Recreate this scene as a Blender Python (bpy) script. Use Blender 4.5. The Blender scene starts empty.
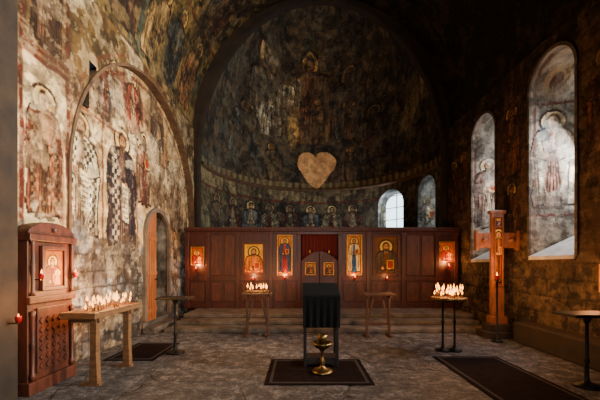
import bpy, math, random
import numpy as np
random.seed(3)
# ------------------------------------------------------------------ noise
_rng=np.random.RandomState(7); LAT=_rng.rand(16,256,256)
def vnoise(u,v,s,seed=0):
    u=u*s+seed*17.3; v=v*s+seed*9.1
    ui=np.floor(u).astype(int); vi=np.floor(v).astype(int); fu=u-ui; fv=v-vi
    fu=fu*fu*(3-2*fu); fv=fv*fv*(3-2*fv); L=LAT[seed%16]
    a=L[ui%256,vi%256]; b=L[(ui+1)%256,vi%256]; c=L[ui%256,(vi+1)%256]; d=L[(ui+1)%256,(vi+1)%256]
    return (a*(1-fu)+b*fu)*(1-fv)+(c*(1-fu)+d*fu)*fv
def fbm(u,v,s,seed=0,o=5):
    r=0;a=.5;t=0
    for i in range(o):
        r=r+a*vnoise(u,v,s*2**i,seed+i); t+=a; a*=.55
    return r/t
def sm(x,a,b):
    t=np.clip((x-a)/(b-a),0,1); return t*t*(3-2*t)
def C(r,g,b): return np.array([r,g,b],float)/255
# ------------------------------------------------------------------ paint canvas
class Canvas:
    def __init__(s,U,V,warp=.03,W=None):
        s.U0=U.ravel(); s.V0=V.ravel(); s.n=s.U0.size
        s.WU,s.WV=(s.U0,s.V0) if W is None else (W[0].ravel(),W[1].ravel())
        s.U=s.U0+(fbm(s.U0,s.V0,3.0,1)-.5)*warp*3; s.V=s.V0+(fbm(s.U0,s.V0,3.0,5)-.5)*warp*3
        s.c=np.zeros((s.n,3)); s.streak=fbm(s.WU*9,s.WV*1.3,1.0,4,4)
    def fill(s,col): s.c[:]=col
    def mix(s,m,col,idx=None):
        m=m[:,None]
        if idx is None: s.c=s.c*(1-m)+m*col
        else: s.c[idx]=s.c[idx]*(1-m)+m*col
    def bb(s,a,b,c,d): return np.where((s.U>a)&(s.U<b)&(s.V>c)&(s.V<d))[0]
    def ell(s,cu,cv,ru,rv,col,a=1,soft=.12):
        i=s.bb(cu-ru*1.2,cu+ru*1.2,cv-rv*1.2,cv+rv*1.2)
        if i.size==0:return
        d=np.hypot((s.U[i]-cu)/ru,(s.V[i]-cv)/rv); s.mix(a*(1-sm(d,1-soft,1+soft*.3)),col,i)
    def ring(s,cu,cv,r,w,col,a=1):
        i=s.bb(cu-r-w,cu+r+w,cv-r-w,cv+r+w)
        if i.size==0:return
        d=np.abs(np.hypot(s.U[i]-cu,s.V[i]-cv)-r); s.mix(a*(1-sm(d,w*.4,w)),col,i)
    def poly(s,P,col,a=1,tex=0):
        P=np.array(P,float); i=s.bb(P[:,0].min(),P[:,0].max(),P[:,1].min(),P[:,1].max())
        if i.size==0:return
        x=s.U[i];y=s.V[i];ins=np.zeros(i.size,bool);n=len(P)
        for k in range(n):
            x1,y1=P[k];x2,y2=P[(k+1)%n]
            if y1==y2: continue
            cc=((y1>y)!=(y2>y))&(x<(x2-x1)*(y-y1)/(y2-y1)+x1); ins^=cc
        cc=col if not tex else np.clip(col[None,:]*(1+tex*2.6*(s.streak[i]-.5))[:,None],0,1)
        s.mix(a*ins.astype(float),cc,i)
    def line(s,a,b,w,col,al=1):
        ax,ay=a;bx,by=b
        i=s.bb(min(ax,bx)-w,max(ax,bx)+w,min(ay,by)-w,max(ay,by)+w)
        if i.size==0:return
        dx=bx-ax;dy=by-ay;L=dx*dx+dy*dy+1e-9
        t=np.clip(((s.U[i]-ax)*dx+(s.V[i]-ay)*dy)/L,0,1)
        d=np.hypot(s.U[i]-ax-t*dx,s.V[i]-ay-t*dy); s.mix(al*(1-sm(d,w*.35,w*.75)),col,i)
    def rect(s,a,b,c,d,w,col,al=1):
        s.line((a,c),(b,c),w,col,al);s.line((a,d),(b,d),w,col,al);s.line((a,c),(a,d),w,col,al);s.line((b,c),(b,d),w,col,al)
    def weather(s,pl,dk,a=1.0):
        u,v=s.WU,s.WV
        s.mix(sm(fbm(u,v,3.2,2,6),.55,.60)*.8*a,pl)
        s.mix(sm(fbm(u,v,4.1,9,6),.57,.62)*.8*a,dk)
        s.mix(sm(fbm(u,v*.35,5.0,6,5),.59,.66)*.35*a,dk)
        s.mix(sm(fbm(u,v,13,11,4),.64,.70)*.7*a,pl)
        s.mix(sm(fbm(u,v,16,3,4),.66,.72)*.7*a,dk)
        s.c*=(.78+.44*fbm(u,v,8,10,4))[:,None]
    def contrast(s,k,p=.4): s.c=np.clip((s.c-p)*k+p,.015,1)
    def desat(s,k):
        g=s.c.mean(1,keepdims=True); s.c=s.c*(1-k)+g*k
    def out(s):
        c=np.clip(s.c,0,1); return np.where(c<.04045,c/12.92,((c+.055)/1.055)**2.4)
def saint(c,u,v,h,robe,cloak,halo=C(200,150,60),pat=None,item='book',lean=0,wd=1.0,dark=C(34,20,17),skin=C(165,115,75),beard=True,wings=None):
    w=h*wd
    def sc(P,k):
        P=np.array(P,float);m=P.mean(0);return (P-m)*k+m
    def Pt(a,b): return (u+a*w+lean*b*h, v+b*h)
    if wings is not None:
        for sg in (-1,1):
            c.poly([Pt(sg*.08,.78),Pt(sg*.22,.95),Pt(sg*.34,.7),Pt(sg*.30,.25),Pt(sg*.2,.4),Pt(sg*.12,.5)],wings,1,.5)
            for k in range(4): c.line(Pt(sg*(.14+.04*k),.75),Pt(sg*(.2+.03*k),.38),.012*h,dark,.7)
    hu,hv=Pt(0,.89)
    c.ell(hu,hv,.115*h,.115*h,halo,1,.05); c.ring(hu,hv,.112*h,.018*h,dark,.9); c.ring(hu,hv,.095*h,.008*h,C(225,200,150),.7)
    cl=[Pt(-.05,.815),Pt(-.13,.785),Pt(-.165,.72),Pt(-.195,.55),Pt(-.175,.42),Pt(-.17,.3),Pt(-.19,.16),Pt(-.17,.05),Pt(-.08,.07),Pt(.0,.05),Pt(.08,.07),Pt(.18,.06),Pt(.17,.3),Pt(.19,.45),Pt(.195,.55),Pt(.165,.72),Pt(.13,.785),Pt(.05,.815)]
    c.poly(sc(cl,1.07),dark,.95); c.poly(cl,cloak,1,.7)
    if pat is not None:
        i=c.bb(u-.21*w+lean*.4*h,u+.21*w+lean*.4*h,v+.06*h,v+.8*h)
        k=((np.floor((c.U[i]-u)/(.035*h))+np.floor(c.V[i]/(.035*h)))%2==0)&(np.abs(c.U[i]-u)<.165*w)
        c.mix(k.astype(float)*.9,pat,i)
    rb=[Pt(-.03,.79),Pt(-.06,.5),Pt(-.08,.3),Pt(-.075,.04),Pt(.085,.04),Pt(.07,.3),Pt(.05,.5),Pt(.03,.79)]
    c.poly(rb,robe,.9,.7)
    for k in range(5): c.line(Pt(-.07+.035*k,.06),Pt(-.03+.015*k,.6),.012*h,robe*.40,.9)
    for k in (-1,1):
        c.line(Pt(k*.15,.74),Pt(k*.12,.1),.014*h,cloak*.42,.9); c.line(Pt(k*.18,.5),Pt(k*.16,.08),.010*h,np.minimum(cloak*1.5,1),.7)
        c.line(Pt(k*.10,.70),Pt(k*.02,.35),.012*h,cloak*.40,.9); c.line(Pt(k*.13,.45),Pt(k*.05,.15),.010*h,np.minimum(cloak*1.6,1),.6)
        c.poly([Pt(k*.15,.74),Pt(k*.20,.56),Pt(k*.06,.50),Pt(k*.05,.57),Pt(k*.12,.62)],cloak*.8,1,.5)
        c.line(Pt(k*.2,.56),Pt(k*.06,.5),.013*h,dark,.9)
        c.ell(*Pt(k*.055,.545),.022*h,.026*h,skin)
        c.ell(*Pt(k*.06,.025),.045*h,.02*h,dark)
    if item=='book':
        c.poly([Pt(.02,.53),Pt(.12,.55),Pt(.12,.68),Pt(.02,.66)],C(150,50,30)); c.rect(*[Pt(.02,.53)[0],Pt(.12,.53)[0]],Pt(0,.54)[1],Pt(0,.67)[1],.01*h,C(215,180,90))
    elif item=='scroll':
        c.poly([Pt(-.0,.25),Pt(.09,.23),Pt(.08,.54),Pt(.0,.56)],C(205,188,150))
        for k in range(7): c.line(Pt(.01,.28+.04*k),Pt(.075,.27+.04*k),.009*h,dark,.8)
    elif item=='cross':
        c.line(Pt(-.06,.5),Pt(-.06,.72),.014*h,C(230,215,180));c.line(Pt(-.10,.67),Pt(-.02,.67),.014*h,C(230,215,180))
    c.ell(*Pt(0,.895),.062*h,.078*h,C(50,30,20)); c.poly([Pt(-.022,.84),Pt(.022,.84),Pt(.03,.79),Pt(-.03,.79)],skin*.8)
    c.ell(*Pt(0,.885),.044*h,.06*h,skin)
    if beard: c.poly([Pt(-.04,.87),Pt(0,.79),Pt(.04,.87),Pt(.0,.855)],C(80,60,45)); 
    for k in (-1,1): c.ell(*Pt(k*.018,.895),.008*h,.006*h,dark); c.line(Pt(k*.008,.908),Pt(k*.03,.91),.006*h,dark,.8)
    c.line(Pt(0,.9),Pt(0,.872),.005*h,dark,.7); c.line(Pt(-.012,.858),Pt(.012,.858),.006*h,C(120,40,30),.9)
# ------------------------------------------------------------------ node materials
def newmat(n):
    m=bpy.data.materials.new(n); m.use_nodes=True; nt=m.node_tree; b=nt.nodes['Principled BSDF']; return m,nt,b
def N(nt,t,**k):
    n=nt.nodes.new(t)
    for a,v in k.items():
        if a in n.inputs: n.inputs[a].default_value=v
        else: setattr(n,a,v)
    return n
def fresco_mat(name,bump=.6,rough=.85,lo=.5,hi=1.4,sc=3.0,sat=1.0):
    m,nt,b=newmat(name); L=nt.links.new
    at=N(nt,'ShaderNodeAttribute',attribute_name='Col'); tc=N(nt,'ShaderNodeTexCoord')
    no=N(nt,'ShaderNodeTexNoise',Scale=sc,Detail=12.0,Roughness=.72); L(tc.outputs['Object'],no.inputs['Vector'])
    mr=N(nt,'ShaderNodeMapRange'); mr.inputs[1].default_value=.3; mr.inputs[2].default_value=.7; mr.inputs[3].default_value=lo; mr.inputs[4].default_value=hi
    L(no.outputs[0],mr.inputs[0])
    mx=N(nt,'ShaderNodeVectorMath',operation='SCALE'); L(at.outputs['Color'],mx.inputs[0]); L(mr.outputs[0],mx.inputs['Scale'])
    n2=N(nt,'ShaderNodeTexNoise',Scale=2.0,Detail=4.0); L(tc.outputs['Object'],n2.inputs['Vector'])
    ad=N(nt,'ShaderNodeVectorMath',operation='ADD'); L(tc.outputs['Object'],ad.inputs[0]); L(n2.outputs['Color'],ad.inputs[1])
    vo=N(nt,'ShaderNodeTexVoronoi',feature='DISTANCE_TO_EDGE',Scale=1.3); L(ad.outputs[0],vo.inputs['Vector'])
    cr=N(nt,'ShaderNodeMapRange'); cr.inputs[1].default_value=0; cr.inputs[2].default_value=.012; cr.inputs[3].default_value=.5; cr.inputs[4].default_value=1
    L(vo.outputs['Distance'],cr.inputs[0])
    m2=N(nt,'ShaderNodeVectorMath',operation='SCALE'); L(mx.outputs[0],m2.inputs[0]); L(cr.outputs[0],m2.inputs['Scale'])
    hs=N(nt,'ShaderNodeHueSaturation'); hs.inputs['Saturation'].default_value=sat; L(m2.outputs[0],hs.inputs['Color'])
    L(hs.outputs[0],b.inputs['Base Color']); b.inputs['Roughness'].default_value=rough; b.inputs['Specular IOR Level'].default_value=.25
    n3=N(nt,'ShaderNodeTexNoise',Scale=8.0,Detail=10.0,Roughness=.65); L(tc.outputs['Object'],n3.inputs['Vector'])
    bp=N(nt,'ShaderNodeBump',Strength=bump,Distance=.07); L(n3.outputs[0],bp.inputs['Height']); L(bp.outputs[0],b.inputs['Normal'])
    return m
def lin(c): 
    c=np.array(c,float)/255; c=np.where(c<.04045,c/12.92,((c+.055)/1.055)**2.4); return (*c,1)
def noise_mat(name,c1,c2,scale=6,rough=.6,metal=0,bump=.2,stretch=(1,1,1),spec=.5):
    m,nt,b=newmat(name); L=nt.links.new
    tc=N(nt,'ShaderNodeTexCoord'); mp=N(nt,'ShaderNodeMapping'); mp.inputs['Scale'].default_value=stretch; L(tc.outputs['Object'],mp.inputs[0])
    no=N(nt,'ShaderNodeTexNoise',Scale=scale,Detail=8.0,Roughness=.6); L(mp.outputs[0],no.inputs['Vector'])
    r=N(nt,'ShaderNodeValToRGB'); r.color_ramp.elements[0].color=lin(c1); r.color_ramp.elements[1].color=lin(c2); r.color_ramp.elements[0].position=.3; r.color_ramp.elements[1].position=.7
    L(no.outputs[0],r.inputs[0]); L(r.outputs[0],b.inputs['Base Color']); b.inputs['Roughness'].default_value=rough; b.inputs['Metallic'].default_value=metal
    b.inputs['Specular IOR Level'].default_value=spec
    bp=N(nt,'ShaderNodeBump',Strength=bump,Distance=.01); L(no.outputs[0],bp.inputs['Height']); L(bp.outputs[0],b.inputs['Normal']); return m
def emis(name,col,st):
    m=bpy.data.materials.new(name); m.use_nodes=True; nt=m.node_tree; nt.nodes.clear()
    o=nt.nodes.new('ShaderNodeOutputMaterial'); e=nt.nodes.new('ShaderNodeEmission'); e.inputs[0].default_value=(*col,1); e.inputs[1].default_value=st
    nt.links.new(e.outputs[0],o.inputs[0]); return m
M_FR=fresco_mat('fresco_plaster'); M_FRD=fresco_mat('fresco_plaster_rough',.95,.9,.42,1.4,2.2)
M_ICON=fresco_mat('icon_painting',.05,.45,.85,1.1,8,1.2)
M_WOOD=noise_mat('dark_red_wood',(40,14,10),(80,30,21),5,.42,0,.25,(3,3,.5))
M_WOODD=noise_mat('wood_carved_brown',(44,20,13),(94,44,26),6,.5,0,.5,(2,2,.6))
M_WOODT=noise_mat('trestle_wood',(54,32,20),(92,58,35),6,.55,0,.3,(2,2,.6))
M_WOODL=noise_mat('table_wood',(78,52,32),(122,86,52),8,.55,0,.2,(1,1,3))
M_WOODDK=noise_mat('dark_stand_wood',(18,12,10),(34,23,18),8,.6,0,.2,(1,1,3),.3)
M_DOOR=noise_mat('door_wood',(112,58,26),(170,98,48),5,.5,0,.25,(3,3,.4))
M_STONE=noise_mat('step_stone',(40,36,33),(112,102,90),4,.75,0,.7)
M_STONED=noise_mat('dark_arch_stone',(24,18,14),(54,40,28),3,.85,0,.7)
M_ARCH=noise_mat('painted_arch_stone',(54,36,25),(104,78,52),5,.85,0,.7)
M_GOLD=noise_mat('aged_gilt',(150,100,35),(205,150,60),12,.35,.8,.2)
M_BRASS=noise_mat('brass',(92,74,44),(140,112,70),10,.4,1,.05)
M_IRON=noise_mat('black_iron',(14,13,13),(30,28,27),10,.5,.6,.1)
M_CLOTH=noise_mat('black_cloth',(8,8,9),(18,17,18),30,.9,0,.3,spec=.1)
M_CURT=noise_mat('red_curtain',(66,8,6),(110,18,10),20,.85,0,.3,(4,4,.3))
M_WAX=noise_mat('beeswax',(92,52,14),(120,72,22),10,.5,0,.05)
M_SAND=noise_mat('sand',(60,40,20),(92,64,34),60,.95,0,.5)
M_RED=noise_mat('ruby_glass',(120,10,5),(160,20,10),10,.2,0,.0)
M_RUG=noise_mat('worn_rug',(16,11,11),(34,22,20),9,.95,0,.5,spec=.05)
M_RUGB=noise_mat('rug_border',(24,16,14),(36,23,19),9,.95)
M_SILL=noise_mat('sill_plaster',(140,138,134),(190,188,184),5,.8)
M_FLAME=emis('candle_flame',(1.0,.36,.05),9)
M_GLOWLAMP=emis('vigil_flame',(1.0,.26,.04),12)
M_DAY=emis('frosted_daylight_glass',(.90,.95,1.0),3.4)
M_DAY2=emis('frosted_daylight_glass_apse',(.70,.90,1.0),4.0)
M_VOID=noise_mat('dark_backing',(10,9,9),(22,18,15),3,.9)
# ------------------------------------------------------------------ mesh utils
def link(ob,parent=None):
    bpy.context.scene.collection.objects.link(ob)
    if parent: ob.parent=parent
    return ob
def mesh(name,V,F,mat,parent=None,smooth=False,col=None):
    me=bpy.data.meshes.new(name); me.from_pydata([tuple(v) for v in V],[],F); me.update()
    if col is not None:
        a=me.color_attributes.new('Col','FLOAT_COLOR','POINT'); cc=np.ones((len(V),4),np.float32); cc[:,:3]=col; a.data.foreach_set('color',cc.ravel())
    for m in (mat if isinstance(mat,list) else [mat]): me.materials.append(m)
    if smooth: me.polygons.foreach_set('use_smooth',[True]*len(me.polygons))
    return link(bpy.data.objects.new(name,me),parent)
def grid(name,X,Y,Z,mat,col=None,hole=None,smooth=True,parent=None):
    nu,nv=X.shape; V=np.stack([X.ravel(),Y.ravel(),Z.ravel()],1).tolist()
    idx=np.arange(nu*nv).reshape(nu,nv); a=idx[:-1,:-1];b=idx[1:,:-1];c=idx[1:,1:];d=idx[:-1,1:]
    F=np.stack([a,b,c,d],-1).reshape(-1,4)
    if hole is not None:
        h=hole.ravel(); k=h[F].any(1); F=F[~k]
    return mesh(name,V,F.tolist(),mat,parent,smooth,col)
def empty(name,loc=(0,0,0)):
    e=bpy.data.objects.new(name,None); e.empty_display_size=.1; e.location=loc; return link(e)
def box(name,x0,x1,y0,y1,z0,z1,mat,parent=None,bev=.006):
    V=[(x,y,z) for z in (z0,z1) for (x,y) in ((x0,y0),(x1,y0),(x1,y1),(x0,y1))]
    F=[(3,2,1,0),(4,5,6,7),(0,1,5,4),(1,2,6,5),(2,3,7,6),(3,0,4,7)]
    o=mesh(name,V,F,mat,parent)
    if bev: 
        b=o.modifiers.new('b','BEVEL'); b.width=bev; b.segments=2
    return o
def lathe(name,prof,cx,cy,cz,mat,parent=None,n=24):
    V=[];F=[];m=len(prof)
    for i in range(n):
        a=2*math.pi*i/n
        for r,z in prof: V.append((cx+r*math.cos(a),cy+r*math.sin(a),cz+z))
    for i in range(n):
        for j in range(m-1):
            F.append((i*m+j,((i+1)%n)*m+j,((i+1)%n)*m+j+1,i*m+j+1))
    return mesh(name,V,F,mat,parent,True)
def prism(name,P,axis,a0,a1,mat,parent=None,bev=0):
    def mk(p,t):
        return {'y':(p[0],t,p[1]),'x':(t,p[0],p[1]),'z':(p[0],p[1],t)}[axis]
    n=len(P);V=[mk(p,a0) for p in P]+[mk(p,a1) for p in P]
    F=[tuple(range(n)),tuple(range(2*n-1,n-1,-1))]+[(i,i+n,(i+1)%n+n,(i+1)%n) for i in range(n)]
    o=mesh(name,V,F,mat,parent)
    if bev: 
        b=o.modifiers.new('b','BEVEL'); b.width=bev; b.segments=2
    return o
# ------------------------------------------------------------------ room dims
XL,XR,XC=-3.5,4.9,.7; HS=6.0; YA=11.0; RA=4.0; YW=-3.0
REC=-3.66
def steps(a,b,s): return np.linspace(a,b,max(2,int(round((b-a)/s))+1))
def in_arch(Y,Z,y0,y1,z0,zs,g=0):
    yc=(y0+y1)/2;r=(y1-y0)/2+g
    return (np.abs(Y-yc)<r)&(Z>z0-g)&((Z<zs)|(np.hypot(Y-yc,Z-zs)<r))
def arch_prof(y0,y1,z0,zs,nj=40,na=24,off=0):
    yc=(y0+y1)/2;r=(y1-y0)/2+off; P=[(yc-r,z) for z in np.linspace(z0-off,zs,nj)]
    P+=[(yc-r*math.cos(t),zs+r*math.sin(t)) for t in np.linspace(0,math.pi,na)[1:-1]]
    P+=[(yc+r,z) for z in np.linspace(zs,z0-off,nj)]
    return P
def blocks(c,bh=.34,bw=.6,seed=2,col=C(40,30,24),amt=.6,mask=None):
    row=np.floor(c.V/bh); sh=(LAT[seed][(row.astype(int))%256,3])*bw
    w=bw*(.7+.6*LAT[seed][(row.astype(int))%256,9])
    cu=(c.U+sh)/w; fu=cu-np.floor(cu); fv=c.V/bh-row
    e=np.minimum(np.minimum(fu,1-fu)*w,np.minimum(fv,1-fv)*bh)
    j=(1-sm(e,.008,.028))*amt; tone=.7+.6*LAT[seed][row.astype(int)%256,np.floor(cu).astype(int)%256]
    if mask is not None: j=j*mask; tone=1+(tone-1)*mask
    c.c*=tone[:,None]; c.mix(j,col); return e
# ---------- left wall
ys=np.concatenate([steps(YW,3.4,.25),steps(3.4,YA,.018)[1:]]); zs=steps(0,HS+.1,.018)
Y,Z=np.meshgrid(ys,zs,indexing='ij')
AY,AR,AZ=7.9,2.9,3.0
dd=np.where(Z<AZ,np.abs(Y-AY)-AR,np.hypot(Y-AY,Z-AZ)-AR)
uneven=((fbm(Y.ravel(),Z.ravel(),1.1,6)-.5)*.06).reshape(Y.shape)
X=np.where(dd<0,REC,XL)+uneven
c=Canvas(Y,Z,.025); U,Vv=c.U0,c.V0; ddf=dd.ravel()
f1=fbm(U,Vv,.7,2);f2=fbm(U,Vv,2.2,4);f3=fbm(U,Vv,6,6)
c.fill(C(190,158,112)); c.mix(sm(f1,.4,.62),C(146,110,72)); c.mix(sm(f2,.52,.66)*.8,C(216,196,156))
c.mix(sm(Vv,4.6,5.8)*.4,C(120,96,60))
out=(ddf>0).astype(float)
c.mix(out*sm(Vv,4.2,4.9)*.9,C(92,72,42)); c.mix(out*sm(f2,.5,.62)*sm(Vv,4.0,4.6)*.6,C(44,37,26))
for (cx,cz,rx,rz,col) in [(7.3,5.0,.6,.5,C(132,70,50)),(8.2,5.1,.6,.42,C(110,88,66)),(6.5,4.95,.35,.55,C(88,74,68)),(8.9,4.5,.5,.6,C(150,112,76)),(7.7,4.4,.35,.5,C(205,180,140)),(6.9,5.3,.5,.2,C(80,56,42))]:
    c.ell(cx,cz,rx,rz,col,.75,.5)
saint(c,6.15,4.3,1.15,C(110,62,48),C(80,70,64),C(190,146,72),item='cross',lean=.1,wings=C(96,64,50))
saint(c,7.35,4.4,1.35,C(176,146,110),C(118,60,44),C(205,162,86),item='none',lean=-.12,wings=C(96,62,48))
saint(c,8.4,4.15,1.35,C(176,150,112),C(80,68,60),C(205,165,90),item='book',lean=.1,wings=C(84,60,48))
saint(c,9.35,3.5,1.2,C(170,140,100),C(92,64,52),C(200,160,84),item='cross')
c.poly([(4.14,2.0),(4.97,2.0),(4.97,4.4),(4.14,4.4)],C(208,184,136)); c.rect(4.14,4.96,2.02,4.38,.07,C(88,42,32)); 
saint(c,4.52,2.2,1.85,C(140,92,58),C(108,64,44),C(210,158,66),item='none',skin=C(186,138,98),wd=.9,beard=False)
i=c.bb(4.28,4.78,2.35,3.6); k=((np.floor(c.U[i]/.06)+np.floor(c.V[i]/.06))%2==0)&(np.abs(c.U[i]-4.52)>.13)&(np.abs(c.U[i]-4.52)<.27); c.mix(k*.4,C(190,158,112),i)
c.rect(4.14,4.96,4.5,6.2,.06,C(84,42,32)); c.poly([(4.2,4.55),(4.9,4.55),(4.9,5.9),(4.2,5.9)],C(112,86,54),.8); saint(c,4.55,4.55,1.5,C(86,60,42),C(68,48,36),C(146,110,54))
saint(c,5.50,2.0,2.15,C(146,120,92),C(202,186,152),C(192,150,80),pat=C(32,26,25),item='scroll',wd=1.2)
saint(c,6.80,1.9,2.5,C(92,68,56),C(50,40,41),C(210,174,108),item='scroll',wd=1.15)
i=c.bb(6.35,7.2,2.1,3.9); k=((np.floor(c.U[i]/.1)+np.floor(c.V[i]/.1))%2==0)&(c.U[i]<6.68)&(c.U[i]>6.42); c.mix(k*.75,C(196,178,146),i)
saint(c,7.75,2.95,1.75,C(126,68,50),C(130,100,76),C(200,158,84),item='book')
saint(c,9.75,2.55,1.9,C(152,130,102),C(104,74,58),C(208,176,110),item='book')
for yy in (6.12,7.4,9.3): c.line((yy,2.0),(yy,4.3),.05,C(88,44,34),.7)
c.line((5.0,4.25),(9.4,4.25),.05,C(88,44,34),.65)
for k in range(26):
    a=5.1+.1*(k%13); c.line((a,4.35+.12*(k//13)),(a+.03,4.42+.12*(k//13)),.02,C(50,28,22),.8)
c.mix((1-sm(np.abs(ddf+.14),.03,.06))*.7,C(92,46,34)); c.mix((1-sm(np.abs(ddf-.16),.03,.05))*.55,C(100,58,38))
low=1-sm(Vv+(f2-.5)*1.3,1.8,2.1); lowc=C(120,118,118)
c.mix(low,lowc); c.mix(low*sm(f1,.45,.6)*.7,C(152,150,148)); c.mix(low*sm(f3,.52,.60)*.7,C(70,60,52))
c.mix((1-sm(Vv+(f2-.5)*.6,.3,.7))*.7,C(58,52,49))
loss=sm(fbm(U,Vv,1.6,9),.57,.59)*sm(Vv,2,2.3); c.mix(loss*.65,C(200,184,150)); c.mix(sm(fbm(U,Vv,1.1,12),.60,.62)*.6,C(80,64,50))
c.mix(sm(fbm(U,Vv,.9,8),.58,.62)*.4*sm(Vv,2,2.4),C(166,148,118))
e_l=blocks(c,.30,.55,2,C(44,38,34),.6,(low*sm(f1,.30,.45)))
c.weather(C(194,174,136),C(60,46,36),.55); c.contrast(1.12,.45)
hole=in_arch(Y,Z,7.75,9.1,.25,2.28)|((np.abs(Y-5.58)<.10)&(Z>4.3)&(Z<5.0))
X=X+((fbm(U,Vv,6,2)-.5)*.05*low).reshape(Y.shape)
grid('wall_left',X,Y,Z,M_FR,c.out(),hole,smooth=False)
box('trim_5',XL-.05,-3.32,2.6,3.9,0,6.2,M_STONED,None,.03)
# ---------- generic niche
def niche(name,P0,P1,mp,d0,d1,nd,mat,paint=None,off=.06,side=1,parent=None,fl=.03):
    n=len(P0); P0=np.array(P0);P1=np.array(P1); yc=(P0[0,0]+P0[-1,0])/2; hw=abs(P0[-1,0]-P0[0,0])/2
    rows=[]; 
    O=P0.copy(); O[:,0]=yc+(O[:,0]-yc)*(1+off/hw); zt=P0[:,1].max(); O[:,1]=np.where(P0[:,1]>P0[:,1].max()-hw,O[:,1]+off*(P0[:,1]-(zt-hw))/hw,O[:,1])
    rows.append((O,d0-fl*side)); rows.append((P0,d0-fl*side))
    for t in np.linspace(0,1,nd): rows.append((P0*(1-t)+P1*t,d0+(d1-d0)*t))
    A=np.zeros((len(rows),n));B=A.copy();D=A.copy()
    for i,(P,d) in enumerate(rows): A[i]=P[:,0];B[i]=P[:,1];D[i]=d
    XX,YY,ZZ=mp(A,B,D); cv=Canvas(np.abs(D-d0),B,.01)
    if paint: paint(cv,A,B,D,n)
    return grid(name,XX,YY,ZZ,mat,cv.out(),None,smooth=False,parent=parent)
def mapX(A,B,D): return D,A,B
def nichepaint(fig,base=C(138,130,114)):
    def f(cv,A,B,D,n):
        u=cv.U0;v=cv.V0; far=(np.arange(cv.n)%n)>n//2
        g1=fbm(u+A.ravel(),v,1.6,3);g2=fbm(u*3,v,2.5,8)
        cv.fill(base); cv.mix(sm(g1,.45,.6),base*.66); cv.mix(sm(g2,.5,.62)*.5,np.minimum(base*1.25,1))
        save=cv.c.copy(); fig(cv)
        cv.c=np.where(far[:,None],cv.c,save)
        cv.mix(sm(fbm(u,v,2.3,10),.57,.60)*.5,C(160,152,138)); cv.weather(C(158,150,136),C(60,52,46),.5); cv.desat(.2); cv.contrast(1.15,.42)
        cv.mix((np.arange(cv.n)//n<3).astype(float)*.6,C(60,48,38))
    return f
# ---------- right wall
wins=[(5.86,7.02,1.78,5.2),(8.27,9.38,1.75,5.05),(3.42,4.58,1.78,5.2),(1.0,2.16,1.78,5.2)]  # last two lie out of view, added to light the left wall
c=Canvas(Y,Z);U,Vv=c.U0,c.V0;f1=fbm(U,Vv,.8,3);f2=fbm(U,Vv,2.4,5);f3=fbm(U,Vv,7,7)
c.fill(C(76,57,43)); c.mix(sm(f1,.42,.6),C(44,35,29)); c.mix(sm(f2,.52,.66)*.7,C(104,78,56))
for (a,b0,h) in [(7.65,3.6,1.7),(7.65,1.9,1.6),(5.3,3.4,1.8),(9.9,3.2,1.8),(10.5,3.2,1.7),(7.6,5.2,1.1),(5.2,5.2,1.0)]:
    saint(c,a,b0,h,C(120,82,56),C(78,48,36),C(156,116,62),skin=C(136,96,66),item='none')
low=1-sm(Vv+(f2-.5)*1.2,1.4,1.8); c.mix(low*.9,C(88,74,60)); c.mix(low*sm(f2,.5,.6)*.7,C(46,39,34))
bm=np.maximum(low,.35)*(.45+.55*sm(f1,.40,.6)); e_bl=blocks(c,.33,.62,4,C(22,18,15),.85,bm)
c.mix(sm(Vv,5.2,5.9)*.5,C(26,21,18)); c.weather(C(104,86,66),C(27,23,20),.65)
hole=np.zeros_like(Y,bool)
for y0,y1,z0,z1 in wins: hole|=in_arch(Y,Z,y0,y1,z0,z1)
XRr=XR+((fbm(U,Vv,1.5,6)-.5)*.07+(1-sm(e_bl,.01,.06))*.03*bm+(fbm(U,Vv,7,2)-.5)*.08*low).reshape(Y.shape)
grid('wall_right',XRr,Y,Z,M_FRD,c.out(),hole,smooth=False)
def figA(cv):
    saint(cv,.42,2.75,2.1,C(132,84,66),C(162,142,116),C(186,158,106),item='none',wd=1.0)
    for yy in (.08,.86): cv.line((yy,2.2),(yy,6),.05,C(98,56,46),.75)
    cv.line((.0,2.65),(1.3,2.65),.05,C(98,56,46)); cv.line((.0,5.0),(1.3,5.0),.05,C(98,56,46)); cv.ell(.45,5.4,.26,.26,C(174,144,100),.8); cv.ell(.45,5.4,.13,.17,C(88,62,50),.9); cv.poly([(.1,4.2),(.3,4.8),(.35,4.2)],C(60,74,86),.6)
def figB(cv):
    saint(cv,.42,2.6,2.0,C(162,138,110),C(92,66,54),C(186,158,106),item='book',wd=1.0)
    for yy in (.08,.86): cv.line((yy,2.2),(yy,6),.05,C(98,56,46),.75)
def frame_window(e,y0,y1,z0,zs,xp,mat):
    P=arch_prof(y0,y1,z0,zs,3,20)
    mesh('pane',[(xp+.03,p[0],p[1]) for p in P],[tuple(range(len(P)))],mat,e)
    box('mullion',xp-.02,xp+.02,(y0+y1)/2-.02,(y0+y1)/2+.02,z0,zs+(y1-y0)/2,M_IRON,e,0)
    z=z0+.45
    while z<zs+.2:
        box('glazing_bar',xp-.02,xp+.02,y0,y1,z-.015,z+.015,M_IRON,e,0); z+=.45
    V=[];Q=arch_prof(y0-.03,y1+.03,z0,zs,3,20);n=len(P)
    for A,x in ((P,xp-.05),(Q,xp-.05)): V+=[(x,p[0],p[1]) for p in A]
    mesh('frame',V,[(i,i+1,n+i+1,n+i) for i in range(n-1)],M_IRON,e)
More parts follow.
